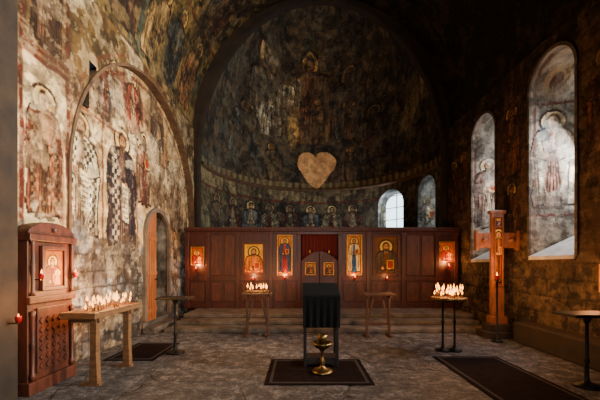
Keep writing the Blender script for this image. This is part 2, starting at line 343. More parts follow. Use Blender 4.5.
for i,(y0,y1,z0,z1) in enumerate(wins):
    e=empty('window_%d'%(i+1))
    xo=6.05; P0=arch_prof(y0,y1,z0,z1,130,40); P1=arch_prof(y0+.24,y1-.24,z0+.62,z1,130,40)
    niche('reveal',P0,P1,mapX,XR,xo,70,M_FR,nichepaint(figA if i%2==0 else figB),parent=e)
    V=[(XR-.04,y0,z0),(XR-.04,y1,z0),(xo,y1-.24,z0+.62),(xo,y0+.24,z0+.62),(XR-.04,y0,z0-.07),(XR-.04,y1,z0-.07),(xo,y1-.24,z0+.5),(xo,y0+.24,z0+.5)]
    mesh('sill',V,[(0,1,2,3),(7,6,5,4),(0,4,5,1),(1,5,6,2),(2,6,7,3),(3,7,4,0)],M_SILL,e)
    frame_window(e,y0+.24,y1-.24,z0+.62,z1,xo,M_DAY)
# ---------- vault
th=np.linspace(-.02,math.pi+.02,440); yv=np.concatenate([steps(YW-.1,3,.25),steps(3,YA,.028)[1:]])
TH,Y=np.meshgrid(th,yv,indexing='ij'); X=XC+4.24*np.cos(TH); Z=HS+4.5*np.sin(TH)
S=(math.pi-TH)*4.35
c=Canvas(Y,S,.04);U,Vv=c.U0,c.V0;f1=fbm(U,Vv,.6,3);f2=fbm(U,Vv,1.8,6);f3=fbm(U,Vv,6,9)
c.fill(C(118,96,52)); c.mix(sm(f1,.42,.62)*.8,C(56,50,34)); c.mix(sm(f2,.50,.64)*.8,C(158,126,70)); c.mix(sm(fbm(U,Vv,1.2,11),.56,.64)*.7,C(62,76,70))
for k,(a,b0,h,cl) in enumerate([(5.4,.3,1.9,C(130,82,50)),(6.6,.3,2.0,C(84,56,42)),(7.7,.3,1.9,C(156,122,72)),(8.8,.3,2.0,C(66,70,66)),(9.9,.3,2.0,C(130,88,54)),(6,2.7,2.0,C(122,90,52)),(7.4,2.7,2.0,C(92,52,38)),(8.8,2.7,2.0,C(132,108,70)),(10,2.7,2.0,C(88,60,42)),(7,5,2.0,C(92,62,44)),(9,5,2.0,C(96,72,48))]):
    saint(c,a,b0,h,cl*.8,cl,C(176,138,64),skin=C(136,100,66),lean=.06*(-1)**k,item='none',wd=1.2)
for s in (.12,2.5,4.8,7.1,9.4): c.line((-3,s),(11,s),.10,C(96,48,32),.7); c.line((-3,s+.1),(11,s+.1),.03,C(158,136,88),.5)
for a in (7.0,9.4): c.line((a,0),(a,13),.07,C(90,44,30),.5)
c.mix(sm(fbm(U,Vv,1.4,13),.53,.57)*.5,C(34,30,23)); c.mix(sm(Vv,2.8,6.8)*.8,C(34,23,17)); c.weather(C(142,118,76),C(28,25,20),.7)  # includes shade painted into the vault colour towards the right
c.c*=(1-.5*sm(Vv,3.4,7))[:,None]  # painted shade deepens further across to the right flank
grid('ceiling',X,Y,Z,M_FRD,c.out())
# ---------- apse
CZ=5.0;CH=5.27
thA=np.linspace(0,math.pi,600)
zc=steps(0,CZ,.024); ph=np.linspace(0,math.pi/2,300)
def map_apse(A,B,D):
    t=A/RA; return XC+D*np.cos(t),YA+D*np.sin(t),B
TH,Z=np.meshgrid(thA,zc,indexing='ij'); S=TH*RA
aw=[(math.radians(40.3)*RA,1.2,2.55,4.1),(math.radians(13.2)*RA,1.05,2.55,4.3)]
c=Canvas(S,Z);U,Vv=c.U0,c.V0;f1=fbm(U,Vv,.7,4);f2=fbm(U,Vv,2.2,7);f3=fbm(U,Vv,6,8)
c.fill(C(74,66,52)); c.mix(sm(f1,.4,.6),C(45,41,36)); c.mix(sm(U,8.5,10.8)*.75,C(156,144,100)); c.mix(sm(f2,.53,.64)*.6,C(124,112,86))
for k,t in enumerate(np.arange(4.6,12.2,.95)):
    saint(c,t,2.3,2.0,[C(190,170,130),C(112,58,44),C(152,130,98)][k%3],[C(88,52,40),C(172,158,126),C(78,82,84)][k%3],C(226,196,134),pat=C(38,32,30) if k%3==1 else None,item='none',skin=C(194,156,114),wd=1.2)
c.line((0,4.42),(13,4.42),.07,C(106,52,38)); 
i=c.bb(0,13,4.5,4.92); k=(np.floor(c.U[i]/.13)%2==0); c.mix(np.where(k,.8,.2),C(150,134,98),i)
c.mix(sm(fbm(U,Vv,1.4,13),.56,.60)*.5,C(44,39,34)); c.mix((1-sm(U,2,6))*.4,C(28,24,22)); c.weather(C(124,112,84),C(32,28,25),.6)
hole=np.zeros_like(S,bool)
for s,w,z0,z1 in aw: hole|=in_arch(S,Z,s-w/2,s+w/2,z0,z1)
grid('wall_apse',XC+RA*np.cos(TH),YA+RA*np.sin(TH),Z,M_FR,c.out(),hole)
for i,(s,w,z0,z1) in enumerate(aw):
    dp=[.45,.9][i]; g=[.12,.2][i]; e=empty('window_%d'%(i+5))
    P0=arch_prof(s-w/2,s+w/2,z0,z1,50,24);P1=arch_prof(s-w/2+g,s+w/2-g,z0+.1,z1,50,24)
    niche('reveal',P0,P1,map_apse,RA,RA+dp,24,M_FR,nichepaint(lambda cv: saint(cv,.4,2.5,1.7,C(170,150,120),C(110,90,75),item='book'),C(140,142,138)),parent=e,fl=.012)
    P=arch_prof(s-w/2+g,s+w/2-g,z0+.1,z1,3,20); P=np.array(P)
    x,y,z=map_apse(P[:,0],P[:,1],np.full(len(P),RA+dp)); mesh('pane',list(zip(x,y,z)),[tuple(range(len(P)))],M_DAY2,e)
    q=np.array([(s-.02,z0+.1),(s+.02,z0+.1),(s+.02,z1+w/2-g),(s-.02,z1+w/2-g)]); x,y,z=map_apse(q[:,0],q[:,1],np.full(4,RA+dp-.04)); mesh('mullion',list(zip(x,y,z)),[(0,1,2,3)],M_IRON,e)
    for zz in (3.0,3.5,4.0,4.5):
        q=np.array([(s-w/2+g,zz),(s+w/2-g,zz),(s+w/2-g,zz+.03),(s-w/2+g,zz+.03)]); x,y,z=map_apse(q[:,0],q[:,1],np.full(4,RA+dp-.04)); mesh('glazing_bar',list(zip(x,y,z)),[(0,1,2,3)],M_IRON,e)
TH,PH=np.meshgrid(thA,ph,indexing='ij')
X=RA*np.cos(TH)*np.cos(PH);Yy=RA*np.sin(TH)*np.cos(PH);Z=CZ+CH*np.sin(PH)
WU=(TH-math.pi/2)*RA*np.cos(PH)+20; WV=PH*4.6
c=Canvas(X,Z,.05,(WU,WV));U,Vv=c.U0,c.V0;wu,wv=WU.ravel(),WV.ravel();f1=fbm(wu,wv,.6,5);f2=fbm(wu,wv,1.6,8)
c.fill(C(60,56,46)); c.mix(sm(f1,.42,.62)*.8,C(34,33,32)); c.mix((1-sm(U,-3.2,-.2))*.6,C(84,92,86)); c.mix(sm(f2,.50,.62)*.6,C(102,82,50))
c.poly([(-1.35,7.2),(.85,7.2),(.8,9.3),(-1.3,9.3)],C(88,66,42),.6); c.rect(-1.35,.85,7.2,9.3,.09,C(140,106,56),.4)
c.ell(-.3,8.1,1.0,1.5,C(48,56,60),.5,.4)
saint(c,-.3,6.9,2.9,C(98,58,42),C(104,78,52),C(216,156,70),item='none',wd=1.8,skin=C(156,110,70))
c.poly([(-1.0,7.5),(.4,7.5),(.75,7.0),(-1.3,7.0)],C(100,76,50),.8,.6)
saint(c,-2.15,7.0,2.5,C(208,196,164),C(190,180,150),C(214,170,92),item='none',lean=.12,wd=1.35)
saint(c,-1.55,7.7,1.5,C(150,132,100),C(190,176,140),C(206,162,88),item='none',lean=.3,wd=1.3,wings=C(146,130,98))
saint(c,-3.1,6.0,2.0,C(122,114,94),C(88,94,88),C(164,134,78),item='none',lean=.2,wd=1.2)
saint(c,1.45,7.0,2.4,C(108,78,56),C(70,66,64),C(160,120,62),item='none',lean=-.1,wd=1.35,wings=C(76,60,46))
saint(c,2.6,5.9,2.2,C(88,60,44),C(68,50,41),C(134,100,56),item='none',lean=-.15,wd=1.25)
saint(c,1.5,5.3,1.5,C(118,92,64),C(80,62,50),C(154,118,66),item='none',wd=1.25); saint(c,-1.9,5.3,1.55,C(132,118,88),C(94,84,64),C(168,136,76),item='none',wd=1.25); saint(c,-2.9,5.2,1.1,C(112,104,82),C(88,76,60),C(148,122,72),item='none',wd=1.25)
c.ell(-1.75,9.3,.35,.2,C(186,174,138),.8,.5); c.ell(-1.0,7.5,.26,.75,C(222,176,98),.95,.25)
c.mix(sm(fbm(wu,wv,1.2,13),.55,.58)*.55,C(31,28,27)); c.mix(sm(fbm(wu,wv,1.7,2),.58,.60)*.45,C(98,94,80))
lit_nic=((U>3.15)&(U<3.6)&(Vv>6.4)&(Vv<8.2)); c.mix(sm(U,.6,3.2)*.6*(1-lit_nic),C(23,20,18))  # right half of conch painted dark as shade, sparing the niche
c.ell(3.38,7.3,.14,.65,C(150,132,80),.75,.3); c.ell(3.38,7.3,.08,.45,C(96,74,50),.6,.3)  # pale arched patch paints the dim light of a window niche
c.weather(C(108,98,76),C(26,24,23),.6)
c.mix(sm(fbm(wu,wv,6,3,4),.58,.62)*.35,C(48,40,30)); 
i=c.bb(-4.1,4.1,4.9,5.3); a=np.degrees(np.arctan2(Yy.ravel()[i],X.ravel()[i])); k=(np.floor(a/2.2)%2==0); c.mix(np.where(k,.75,.25),C(140,124,88),i)
hc=C(224,172,116)
c.ell(-.36,6.18,.47,.48,hc,1,.05); c.ell(.42,6.18,.47,.48,hc,1,.05); c.poly([(-.81,6.04),(.87,6.04),(.5,5.42),(.03,5.06),(-.44,5.42)],hc,1)
c.mix(sm(fbm(wu,wv,5,3,5),.52,.62)*.3,C(130,96,64))
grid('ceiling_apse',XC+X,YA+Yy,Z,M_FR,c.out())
V=[];F=[];n=120; pr=[(RA+.02,4.92),(RA-.07,4.95),(RA-.10,5.02),(RA-.04,5.06),(RA+.02,5.08)]
for i in range(n+1):
    t=math.pi*i/n
    for r,z in pr: V.append((XC+r*math.cos(t),YA+r*math.sin(t),z))
m=len(pr)
for i in range(n):
    for j in range(m-1): F.append((i*m+j,(i+1)*m+j,(i+1)*m+j+1,i*m+j+1))
mesh('trim_1',V,F,M_ARCH,smooth=True)
V=[];F=[];n=90
def ell_path(r,h,z): return [(r,0),(r,2.5)]+[(r*math.cos(t),z+h*math.sin(t)) for t in np.linspace(0,math.pi,n)]+[(-r,2.5),(-r,0)]
ap=ell_path(RA,CH,CZ); md=ell_path(4.09,5.33,5.05); na=ell_path(4.38,5.7,5.2)
m=len(ap)
for P,y in ((na,10.9),(md,10.9),(md,10.82),(ap,10.82),(ap,11.02)): V+=[(XC+p[0],y,p[1]) for p in P]
for k in range(4): F+=[(k*m+i,k*m+i+1,(k+1)*m+i+1,(k+1)*m+i) for i in range(m-1)]
mesh('wall_east',V,F,M_STONED,smooth=False)
def ring_trim(name,yc,zc,r0,r1,x0,x1,mat,axis='x',n=60,leg=0):
    T=list(np.linspace(0,math.pi,n)); V=[];F=[]
    sec=[(r0,x0),(r0,x1),(r1,x1),(r1,x0)]; rows=[]
    for t in T: rows.append([(yc+r*math.cos(t),zc+r*math.sin(t),x) for r,x in sec])
    if leg: rows=[[(yc+r,zc-leg,x) for r,x in sec]]+rows+[[(yc-r,zc-leg,x) for r,x in sec]]
    for R in rows: V+=[(x,y,z) if axis=='x' else (y,x,z) for (y,z,x) in R]
    for i in range(len(rows)-1):
        for j in range(4): F.append((i*4+j,(i+1)*4+j,(i+1)*4+(j+1)%4,i*4+(j+1)%4))
    F+= [(0,1,2,3),tuple(range(len(V)-4,len(V)))]
    return mesh(name,V,F,mat)
ring_trim('trim_2',AY,AZ,AR-.015,AR+.04,REC,XL+.035,M_ARCH,leg=2.98)
# ---------- left doorway
d=empty('door_1')
P0=arch_prof(7.75,9.1,.25,2.28,20,24)
niche('reveal',P0,P0,mapX,REC,-4.5,16,M_FR,nichepaint(lambda cv:None,C(95,84,72)),side=-1,parent=d)
ring_trim('trim_3',8.425,2.28,.655,.76,REC,REC+.07,noise_mat('door_surround_stone',(76,62,50),(116,98,80),4,.8,0,.6),leg=2.0)
box('dark_backing',-4.9,-4.5,7.3,9.6,.0,3.3,M_VOID,d,0)  # dark block closes the doorway, standing in for the unlit interior
box('threshold',-4.5,REC+.02,7.7,9.15,.0,.25,M_STONE,d,.02)
box('door_step',REC+.02,-3.34,7.6,9.2,.0,.14,M_STONE,d,.02)
yc,r=8.425,.66
P=[(7.765,.26),(8.3,.26)]+[(yc-r*math.cos(t),2.28+r*math.sin(t)) for t in np.linspace(math.acos((yc-8.3)/r),0,10)]
prism('leaf',P,'x',REC,REC+.05,M_DOOR,d,.004)
for yy in (7.9,8.03,8.16): box('plank_groove',REC+.046,REC+.052,yy-.005,yy+.005,.3,2.4,M_WOODDK,d,0)
for zz in (.45,1.35,2.2): box('rail',REC+.05,REC+.075,7.79,8.29,zz,zz+.1,M_DOOR,d,.008)
lathe('ring_pull',[(.0,-.02),(.03,-.02),(.035,0),(.03,.02),(0,.02)],REC+.08,8.24,1.25,M_IRON,d,12)
e=empty('window_7')
niche('slit_reveal',[(5.48,4.3),(5.48,5.0),(5.68,5.0),(5.68,4.3),(5.48,4.3)],[(5.5,4.3),(5.5,5.0),(5.66,5.0),(5.66,4.3),(5.5,4.3)],mapX,REC,-4.2,4,M_FR,lambda cv,A,B,D,n: cv.fill(C(70,60,50)),off=.02,side=-1,parent=e)
box('slit_backing',-4.26,-4.15,5.3,5.9,4.1,5.2,M_VOID,e,0)  # dark block behind the slit, in place of its shaded depth
box('wall_west',XL-.3,XR+.3,YW-.3,YW,0,10.8,M_STONED,None,0)
# ---------- floor
m,nt,b=newmat('floor_stone'); L=nt.links.new
tc=N(nt,'ShaderNodeTexCoord'); n0=N(nt,'ShaderNodeTexNoise',Scale=1.6,Detail=6.0); L(tc.outputs['Object'],n0.inputs['Vector'])
sc_=N(nt,'ShaderNodeVectorMath',operation='SCALE'); sc_.inputs['Scale'].default_value=.6; L(n0.outputs['Color'],sc_.inputs[0])
ad=N(nt,'ShaderNodeVectorMath',operation='ADD'); L(tc.outputs['Object'],ad.inputs[0]); L(sc_.outputs[0],ad.inputs[1])
vo=N(nt,'ShaderNodeTexVoronoi',feature='DISTANCE_TO_EDGE',Scale=.75); vo.inputs['Randomness'].default_value=.75; L(ad.outputs[0],vo.inputs['Vector'])
vc=N(nt,'ShaderNodeTexVoronoi',feature='F1',Scale=.75); vc.inputs['Randomness'].default_value=.75; L(ad.outputs[0],vc.inputs['Vector'])
cr=N(nt,'ShaderNodeMapRange'); cr.inputs[1].default_value=0; cr.inputs[2].default_value=.02; cr.inputs[3].default_value=.5; cr.inputs[4].default_value=1; L(vo.outputs['Distance'],cr.inputs[0])
n1=N(nt,'ShaderNodeTexNoise',Scale=4.5,Detail=14.0,Roughness=.92); L(tc.outputs['Object'],n1.inputs['Vector'])
rp=N(nt,'ShaderNodeValToRGB'); e_=rp.color_ramp.elements; e_[0].position=.41; e_[0].color=lin((24,22,22)); e_[1].position=.60; e_[1].color=lin((166,160,156)); k_=e_.new(.5); k_.color=lin((68,65,66))
L(n1.outputs[0],rp.inputs[0])
hs=N(nt,'ShaderNodeSeparateColor'); L(vc.outputs['Color'],hs.inputs[0]); hm=N(nt,'ShaderNodeMapRange'); hm.inputs[3].default_value=.7; hm.inputs[4].default_value=1.2; L(hs.outputs[0],hm.inputs[0])
mm=N(nt,'ShaderNodeMath',operation='MULTIPLY'); L(cr.outputs[0],mm.inputs[0]); L(hm.outputs[0],mm.inputs[1])
mx=N(nt,'ShaderNodeVectorMath',operation='SCALE'); L(rp.outputs[0],mx.inputs[0]); L(mm.outputs[0],mx.inputs['Scale']); L(mx.outputs[0],b.inputs['Base Color'])
r2=N(nt,'ShaderNodeMapRange'); r2.inputs[3].default_value=.4; r2.inputs[4].default_value=.8; L(n1.outputs[0],r2.inputs[0]); L(r2.outputs[0],b.inputs['Roughness'])
n5=N(nt,'ShaderNodeTexNoise',Scale=14.0,Detail=8.0,Roughness=.75); L(tc.outputs['Object'],n5.inputs['Vector'])
sb=N(nt,'ShaderNodeMath',operation='ADD'); L(n5.outputs[0],sb.inputs[0]); L(cr.outputs[0],sb.inputs[1])
bp=N(nt,'ShaderNodeBump',Strength=1.0,Distance=.1); L(sb.outputs[0],bp.inputs['Height']); L(bp.outputs[0],b.inputs['Normal'])
box('floor',XL-.3,XR+.3,YW,15.2,-.2,0,m,None,0)
box('step_1',-3.2,4.6,7.75,10.7,0,.1,M_STONE,None,.02)
box('step_2',-3.1,4.5,8.25,10.7,.1,.2,M_STONE,None,.02)
box('sanctuary_platform',-3.1,4.6,8.75,10.7,.2,.3,M_STONE,None,.02)
box('stone_ledge',4.45,4.82,3.0,6.9,0,.42,M_STONED,None,.03)
# ------------------------------------------------------------------ icons
def icon(name,cx,cz,w,h,parent,plane='y',pos=0,kind='saint',robe=C(150,40,30),cloak=C(40,60,90),bg=C(205,150,60),frame=.035,fm=None,sgn=-1,wd=1.15):
    fm=fm or M_GOLD; nu,nv=int(w/.012)+2,int(h/.012)+2
    a,bz=np.meshgrid(np.linspace(-w/2,w/2,nu),np.linspace(0,h,nv),indexing='ij')
    cv=Canvas(a,bz,.002); cv.fill(bg); cv.mix(sm(fbm(cv.U0,cv.V0,6,3),.4,.7)*.4,bg*.6)
    if kind=='saint': saint(cv,0,.03*h,.93*h,robe,cloak,C(235,195,100),wd=wd,skin=C(200,150,105))
    elif kind=='bust':
        saint(cv,0,-.75*h,1.65*h,robe,cloak,C(235,195,100),wd=1.0,skin=C(205,155,110))
    elif kind=='mother':
        saint(cv,-.06*w,-.75*h,1.6*h,robe,cloak,C(235,195,100),beard=False,skin=C(205,155,110)); cv.ell(.2*w,.36*h,.15*w,.14*w,C(240,205,120)); cv.ell(.2*w,.36*h,.075*w,.09*w,C(200,150,105)); cv.poly([(.05*w,.05*h),(.36*w,.05*h),(.3*w,.3*h),(.12*w,.3*h)],C(200,130,50))
    cv.rect(-w/2,w/2,0,h,.03,C(90,30,20),.8)
    if plane=='y':
        X_=cx+a; Y_=np.full_like(a,pos+sgn*.02); Z_=cz+bz
        fr=lambda nm,u0,u1,v0,v1: box(nm,cx+u0,cx+u1,min(pos,pos+sgn*.045),max(pos,pos+sgn*.045),cz+v0,cz+v1,fm,parent,.006)
    else:
        X_=np.full_like(a,pos-sgn*.02); Y_=cx+a; Z_=cz+bz
        fr=lambda nm,u0,u1,v0,v1: box(nm,min(pos,pos-sgn*.045),max(pos,pos-sgn*.045),cx+u0,cx+u1,cz+v0,cz+v1,fm,parent,.006)
    grid(name,X_,Y_,Z_,M_ICON,cv.out(),parent=parent)
    f=frame; fr('icon_frame',-w/2-f,-w/2,-f,h+f);fr('icon_frame',w/2,w/2+f,-f,h+f);fr('icon_frame',-w/2,w/2,-f,0);fr('icon_frame',-w/2,w/2,h,h+f)
def plight(name,loc,e,col=(1,.46,.14),r=.05,parent=None):
    l=bpy.data.lights.new(name,'POINT'); l.energy=e; l.color=col; l.shadow_soft_size=r
    o=bpy.data.objects.new(name,l); o.location=loc; link(o,parent); return o
def vlamp(x,y,z,parent,e=3,s=1):
    lathe('vigil_lamp_glass',[(0,0),(.025*s,.01),(.04*s,.05),(.032*s,.09)],x,y,z,M_RED,parent,14)
    lathe('vigil_lamp_flame',[(0,.0),(.010*s,.015),(.007*s,.035),(0,.06)],x,y,z+.09,M_GLOWLAMP,parent,10)
    box('vigil_lamp_bracket',x-.006,x+.006,y,y+.12,z-.01,z+.01,M_BRASS,parent,0)
    plight('vigil_light',(x,y-.06,z+.16),e,(1,.38,.11),.03,parent)
# ------------------------------------------------------------------ iconostasis
I=empty('iconostasis'); y0=10.0; zb,zt=.3,2.62
posts=[-3.42,-2.79,-1.88,-.88,-.03,1.21,2.06,3.12,4.15,4.72]
for k,p in enumerate(posts):
    box('post_%d'%(k+1),p-.055,p+.055,y0-.05,y0+.06,zb,zt,M_WOOD,I,.01)
    box('post_base',p-.075,p+.075,y0-.07,y0+.07,zb,zb+.18,M_WOOD,I,.01)
    box('post_cap',p-.07,p+.07,y0-.068,y0+.07,zt-.12,zt-.05,M_WOODD,I,.01)
box('cornice',-3.5,4.8,y0-.11,y0+.1,zt,zt+.06,M_WOOD,I,.015); box('cornice_upper',-3.5,4.8,y0-.07,y0+.07,zt+.06,zt+.12,M_WOODD,I,.01)
for k in range(len(posts)-1):
    a,b_=posts[k]+.055,posts[k+1]-.055
    if k==4: continue
    box('panel_back_%d'%(k+1),a,b_,y0,y0+.03,zb,zt,M_WOOD,I,0)
    box('bottom_rail',a,b_,y0-.03,y0,zb,zb+.14,M_WOOD,I,.008); box('middle_rail',a,b_,y0-.035,y0,1.12,1.22,M_WOOD,I,.008); box('top_rail',a,b_,y0-.03,y0,zt-.06,zt,M_WOOD,I,.008)
    nn=2 if b_-a>.7 else 1
    for j in range(nn):
        u0=a+(b_-a)*j/nn+.05;u1=a+(b_-a)*(j+1)/nn-.05
        box('lower_panel',u0,u1,y0-.022,y0,zb+.2,1.06,M_WOODD,I,.018)
        if k in (1,7): box('upper_panel',u0,u1,y0-.022,y0,1.28,zt-.14,M_WOODD,I,.018)
icon('icon_small_left',-3.1,1.62,.34,.5,I,pos=y0-.005,kind='mother',robe=C(130,30,20),cloak=C(150,50,25),bg=C(180,90,34))
icon('icon_christ_gold',-1.4,1.36,.58,.88,I,pos=y0-.005,kind='bust',robe=C(205,120,56),cloak=C(180,110,48),bg=C(240,190,100),frame=.06,fm=M_WOODD)
icon('icon_mother',-.46,1.32,.40,1.16,I,pos=y0-.005,kind='saint',robe=C(180,40,26),cloak=C(54,64,84),bg=C(205,130,60),wd=.9)
icon('icon_saviour',1.64,1.32,.40,1.16,I,pos=y0-.005,kind='saint',robe=C(36,90,150),cloak=C(225,190,130),bg=C(205,130,58),wd=.9)
icon('icon_archangel',2.6,1.34,.70,1.12,I,pos=y0-.005,kind='bust',robe=C(104,66,38),cloak=C(70,56,38),bg=C(112,74,38),frame=.05,fm=M_WOODD)
icon('icon_small_right',4.44,1.72,.40,.56,I,pos=y0-.005,kind='mother',robe=C(140,40,20),cloak=C(170,60,30),bg=C(190,100,36))
for s,(a,b_) in enumerate(((.04,.58),(.60,1.14))):
    P=[(a,.34),(b_,.34)]
    for t in np.linspace(0,1,12):
        x=b_+(a-b_)*t; q=(x-a)/(b_-a) if s==0 else (b_-x)/(b_-a)
        P.append((x,1.72+.30*math.sin(q*math.pi*.5)))
    prism('royal_door_leaf_%d'%(s+1),P,'y',y0-.03,y0+.02,M_WOODD,I,.006)
    m_=(a+b_)/2
    for zz,h_ in ((.44,.5),(1.02,.22)): box('royal_door_panel',a+.07,b_-.07,y0-.05,y0-.03,zz,zz+h_,M_WOOD,I,.015)
    icon('royal_door_icon',m_,1.32,.26,.34,I,pos=y0-.03,kind='bust',robe=C(160,60,40),cloak=C(90,70,50),bg=C(170,110,50),frame=.025)
    for q in range(3):
        for zz in (.55,.69,.83): lathe('door_rosette',[(0,-.02),(.045,-.015),(.03,0),(.045,.015),(0,.02)],m_+(q-1)*.13,y0-.045,zz,M_GOLD,I,12)
    lathe('door_finial',[(0,0),(.03,.01),(.015,.04),(.03,.07),(0,.11)],(.30 if s==0 else .88),y0,1.95,M_GOLD,I,12)
cx=np.linspace(0.02,1.16,80); cz=np.linspace(.3,zt,6); A,B=np.meshgrid(cx,cz,indexing='ij'); grid('sanctuary_curtain',A,y0+.12+.025*np.sin(A*55),B,M_CURT,None,parent=I)
box('curtain_rod',0,1.18,y0+.10,y0+.14,zt-.05,zt-.02,M_BRASS,I,0)
box('royal_arch_rail',0,1.18,y0-.05,y0+.05,zt-.10,zt,M_WOOD,I,.01)
for x,z,e in ((-3.1,1.42,16),(-.46,1.15,10),(1.64,1.15,7),(4.44,1.5,20),(-1.4,1.12,14),(2.6,1.12,4)): vlamp(x,y0-.16,z,I,e)
# ------------------------------------------------------------------ candles
def candles(parent,pts,zb,h=(.08,.16),fs=1.0):
    V=[];F=[];MV=[];MF=[]
    def add(V,F,x,y,prof,n):
        b=len(V);m=len(prof)
        for i in range(n):
            a=2*math.pi*i/n
            for r,z in prof: V.append((x+r*math.cos(a),y+r*math.sin(a),z))
        for i in range(n):
            for j in range(m-1): F.append((b+i*m+j,b+((i+1)%n)*m+j,b+((i+1)%n)*m+j+1,b+i*m+j+1))
    for x,y in pts:
        hh=random.uniform(*h)
        add(V,F,x,y,[(0,zb-.01),(.005,zb-.01),(.005,zb+hh),(0,zb+hh)],8)
        f=fs*random.uniform(.8,1.2)
        add(MV,MF,x,y,[(0,zb+hh+.002),(.008*f,zb+hh+.012*f),(.010*f,zb+hh+.022*f),(.005*f,zb+hh+.042*f),(0,zb+hh+.066*f)],8)
    mesh('candles',V,F,M_WAX,parent,True); mesh('flames',MV,MF,M_FLAME,parent,True)
def slab_leg(parent,x,y,z1,mat,wx=.035,wy=.035,name='leg'):
    prism(name,[(x-wx*1.3,0),(x+wx*1.3,0),(x+wx*.9,z1*.5),(x+wx,z1),(x-wx,z1),(x-wx*.9,z1*.5)],'y',y-wy,y+wy,mat,parent,.004)
T=empty('candle_table')
box('table_top',-3.08,-2.62,4.22,5.42,.90,.955,M_WOODL,T,.01)
box('tray_rim_left',-3.08,-3.05,4.22,5.42,.955,.985,M_WOODL,T,.004);box('tray_rim_right',-2.65,-2.62,4.22,5.42,.955,.985,M_WOODL,T,.004)
box('tray_rim_near',-3.05,-2.65,4.22,4.25,.955,.985,M_WOODL,T,.004);box('tray_rim_far',-3.05,-2.65,5.39,5.42,.955,.985,M_WOODL,T,.004)
box('sand_bed',-3.05,-2.65,4.25,5.39,.955,.972,M_SAND,T,0)
for y in (4.38,5.2):
    slab_leg(T,-2.72,y,.9,M_WOODL,.045,.045); 
    box('foot',-2.9,-2.64,y-.04,y+.04,0,.04,M_WOODL,T,.008); box('bearer',-3.05,-2.64,y-.035,y+.035,.84,.9,M_WOODL,T,.006)
pts=[(random.uniform(-3.0,-2.7),random.uniform(4.45,5.35)) for _ in range(46)]
candles(T,pts,.97,(.02,.16),1.25)
plight('candlelight',(-2.85,5.15,1.36),80,parent=T,r=.14); plight('candlelight_b',(-2.85,4.65,1.36),50,parent=T,r=.14)
def metal_stand(name,x,y,w,d,h,mat=M_IRON):
    e=empty(name); box('tray',x-w/2,x+w/2,y-d/2,y+d/2,h-.04,h,mat,e,.006)
    lathe('column',[(0,0.0),(.16,0),(.16,.03),(.05,.05),(.03,.1),(.022,.3),(.035,.34),(.022,.38),(.022,h-.15),(.04,h-.1),(.06,h-.04),(0,h-.04)],x,y,0,mat,e)
    return e
metal_stand('candle_stand',-2.27,6.0,.58,.36,1.02)
metal_stand('candle_stand.001',3.78,4.35,.62,.4,.97)
def trestle(name,x,y,w,d,h,mat):
    e=empty(name); box('table_top',x-w/2,x+w/2,y-d/2,y+d/2,h-.05,h,mat,e,.008)
    for s in (-1,1):
        lx=x+s*(w/2-.1)
        box('leg',lx-.025,lx+.025,y-.03,y+.03,.05,h-.05,mat,e,.005); box('foot',lx-.03,lx+.03,y-d/2+.02,y+d/2-.02,0,.06,mat,e,.008); box('bearer',lx-.025,lx+.025,y-d/2+.03,y+d/2-.03,h-.1,h-.05,mat,e,.004)
        prism('brace',[(lx,.30),(lx-s*.03,.27),(lx-s*.17,h-.12),(lx-s*.13,h-.1)],'y',y-.012,y+.012,mat,e)
    box('stretcher',x-w/2+.1,x+w/2-.1,y-.015,y+.015,.25,.31,mat,e,.004)
    return e
t2=trestle('trestle_candle_table',-.96,7.45,.66,.42,.98,M_WOODT)
box('sand_tray',-.96-.28,-.96+.28,7.29,7.61,.98,1.01,M_BRASS,t2,.005); box('sand_bed',-.96-.26,-.96+.26,7.31,7.59,1.01,1.018,M_SAND,t2,0)
candles(t2,[(random.uniform(-1.2,-.72),random.uniform(7.34,7.56)) for _ in range(16)],1.02,(.02,.10),1.5); plight('candlelight',(-.96,7.42,1.38),66,parent=t2,r=.14)
trestle('trestle_candle_table.001',1.75,7.4,.70,.4,.98,M_WOODT)
R=empty('round_candle_stand')
rx,ry=2.77,6.15
for s in (-1,1):
    lathe('post',[(0,0),(.13,0),(.13,.03),(.04,.05),(.02,.12),(.02,.5),(.035,.54),(.02,.58),(.02,.93),(0,.93)],rx+s*.11,ry,0,M_IRON,R,16)
lathe('tray',[(0,.93),(.27,.93),(.30,.95),(.31,1.0),(.29,1.0),(.28,.965),(0,.965)],rx,ry,0,M_BRASS,R,36); lathe('sand_bed',[(0,.985),(.28,.985)],rx,ry,0,M_SAND,R,36)
pp=[]
for _ in range(38):
    a=random.uniform(0,6.28);q=.26*math.sqrt(random.random()); pp.append((rx+q*math.cos(a),ry+q*math.sin(a)))
candles(R,pp,.985,(.02,.20),1.45); plight('candlelight',(rx,ry,1.46),125,parent=R,r=.16)
# ------------------------------------------------------------------ lectern
Lc=empty('lectern',(0,0,.0135)); lx,ly=.33,5.3
for s in (-1,1):
    for yy in (ly-.15,ly+.2): box('leg',lx+s*.25-.022,lx+s*.25+.022,yy-.022,yy+.022,0,1.12,M_WOODDK,Lc,.005)
    box('side_rail',lx+s*.25-.02,lx+s*.25+.02,ly-.15,ly+.2,.06,.12,M_WOODDK,Lc,.004); box('side_rail_upper',lx+s*.25-.02,lx+s*.25+.02,ly-.15,ly+.2,.6,.66,M_WOODDK,Lc,.004)
box('lower_shelf',lx-.25,lx+.25,ly-.13,ly+.18,.10,.13,M_WOODDK,Lc,.005)
box('front_rail',lx-.25,lx+.25,ly-.165,ly-.13,.04,.11,M_WOODDK,Lc,.005)
V=[(lx-.29,ly-.24,1.08),(lx+.29,ly-.24,1.08),(lx+.29,ly+.26,1.24),(lx-.29,ly+.26,1.24)]
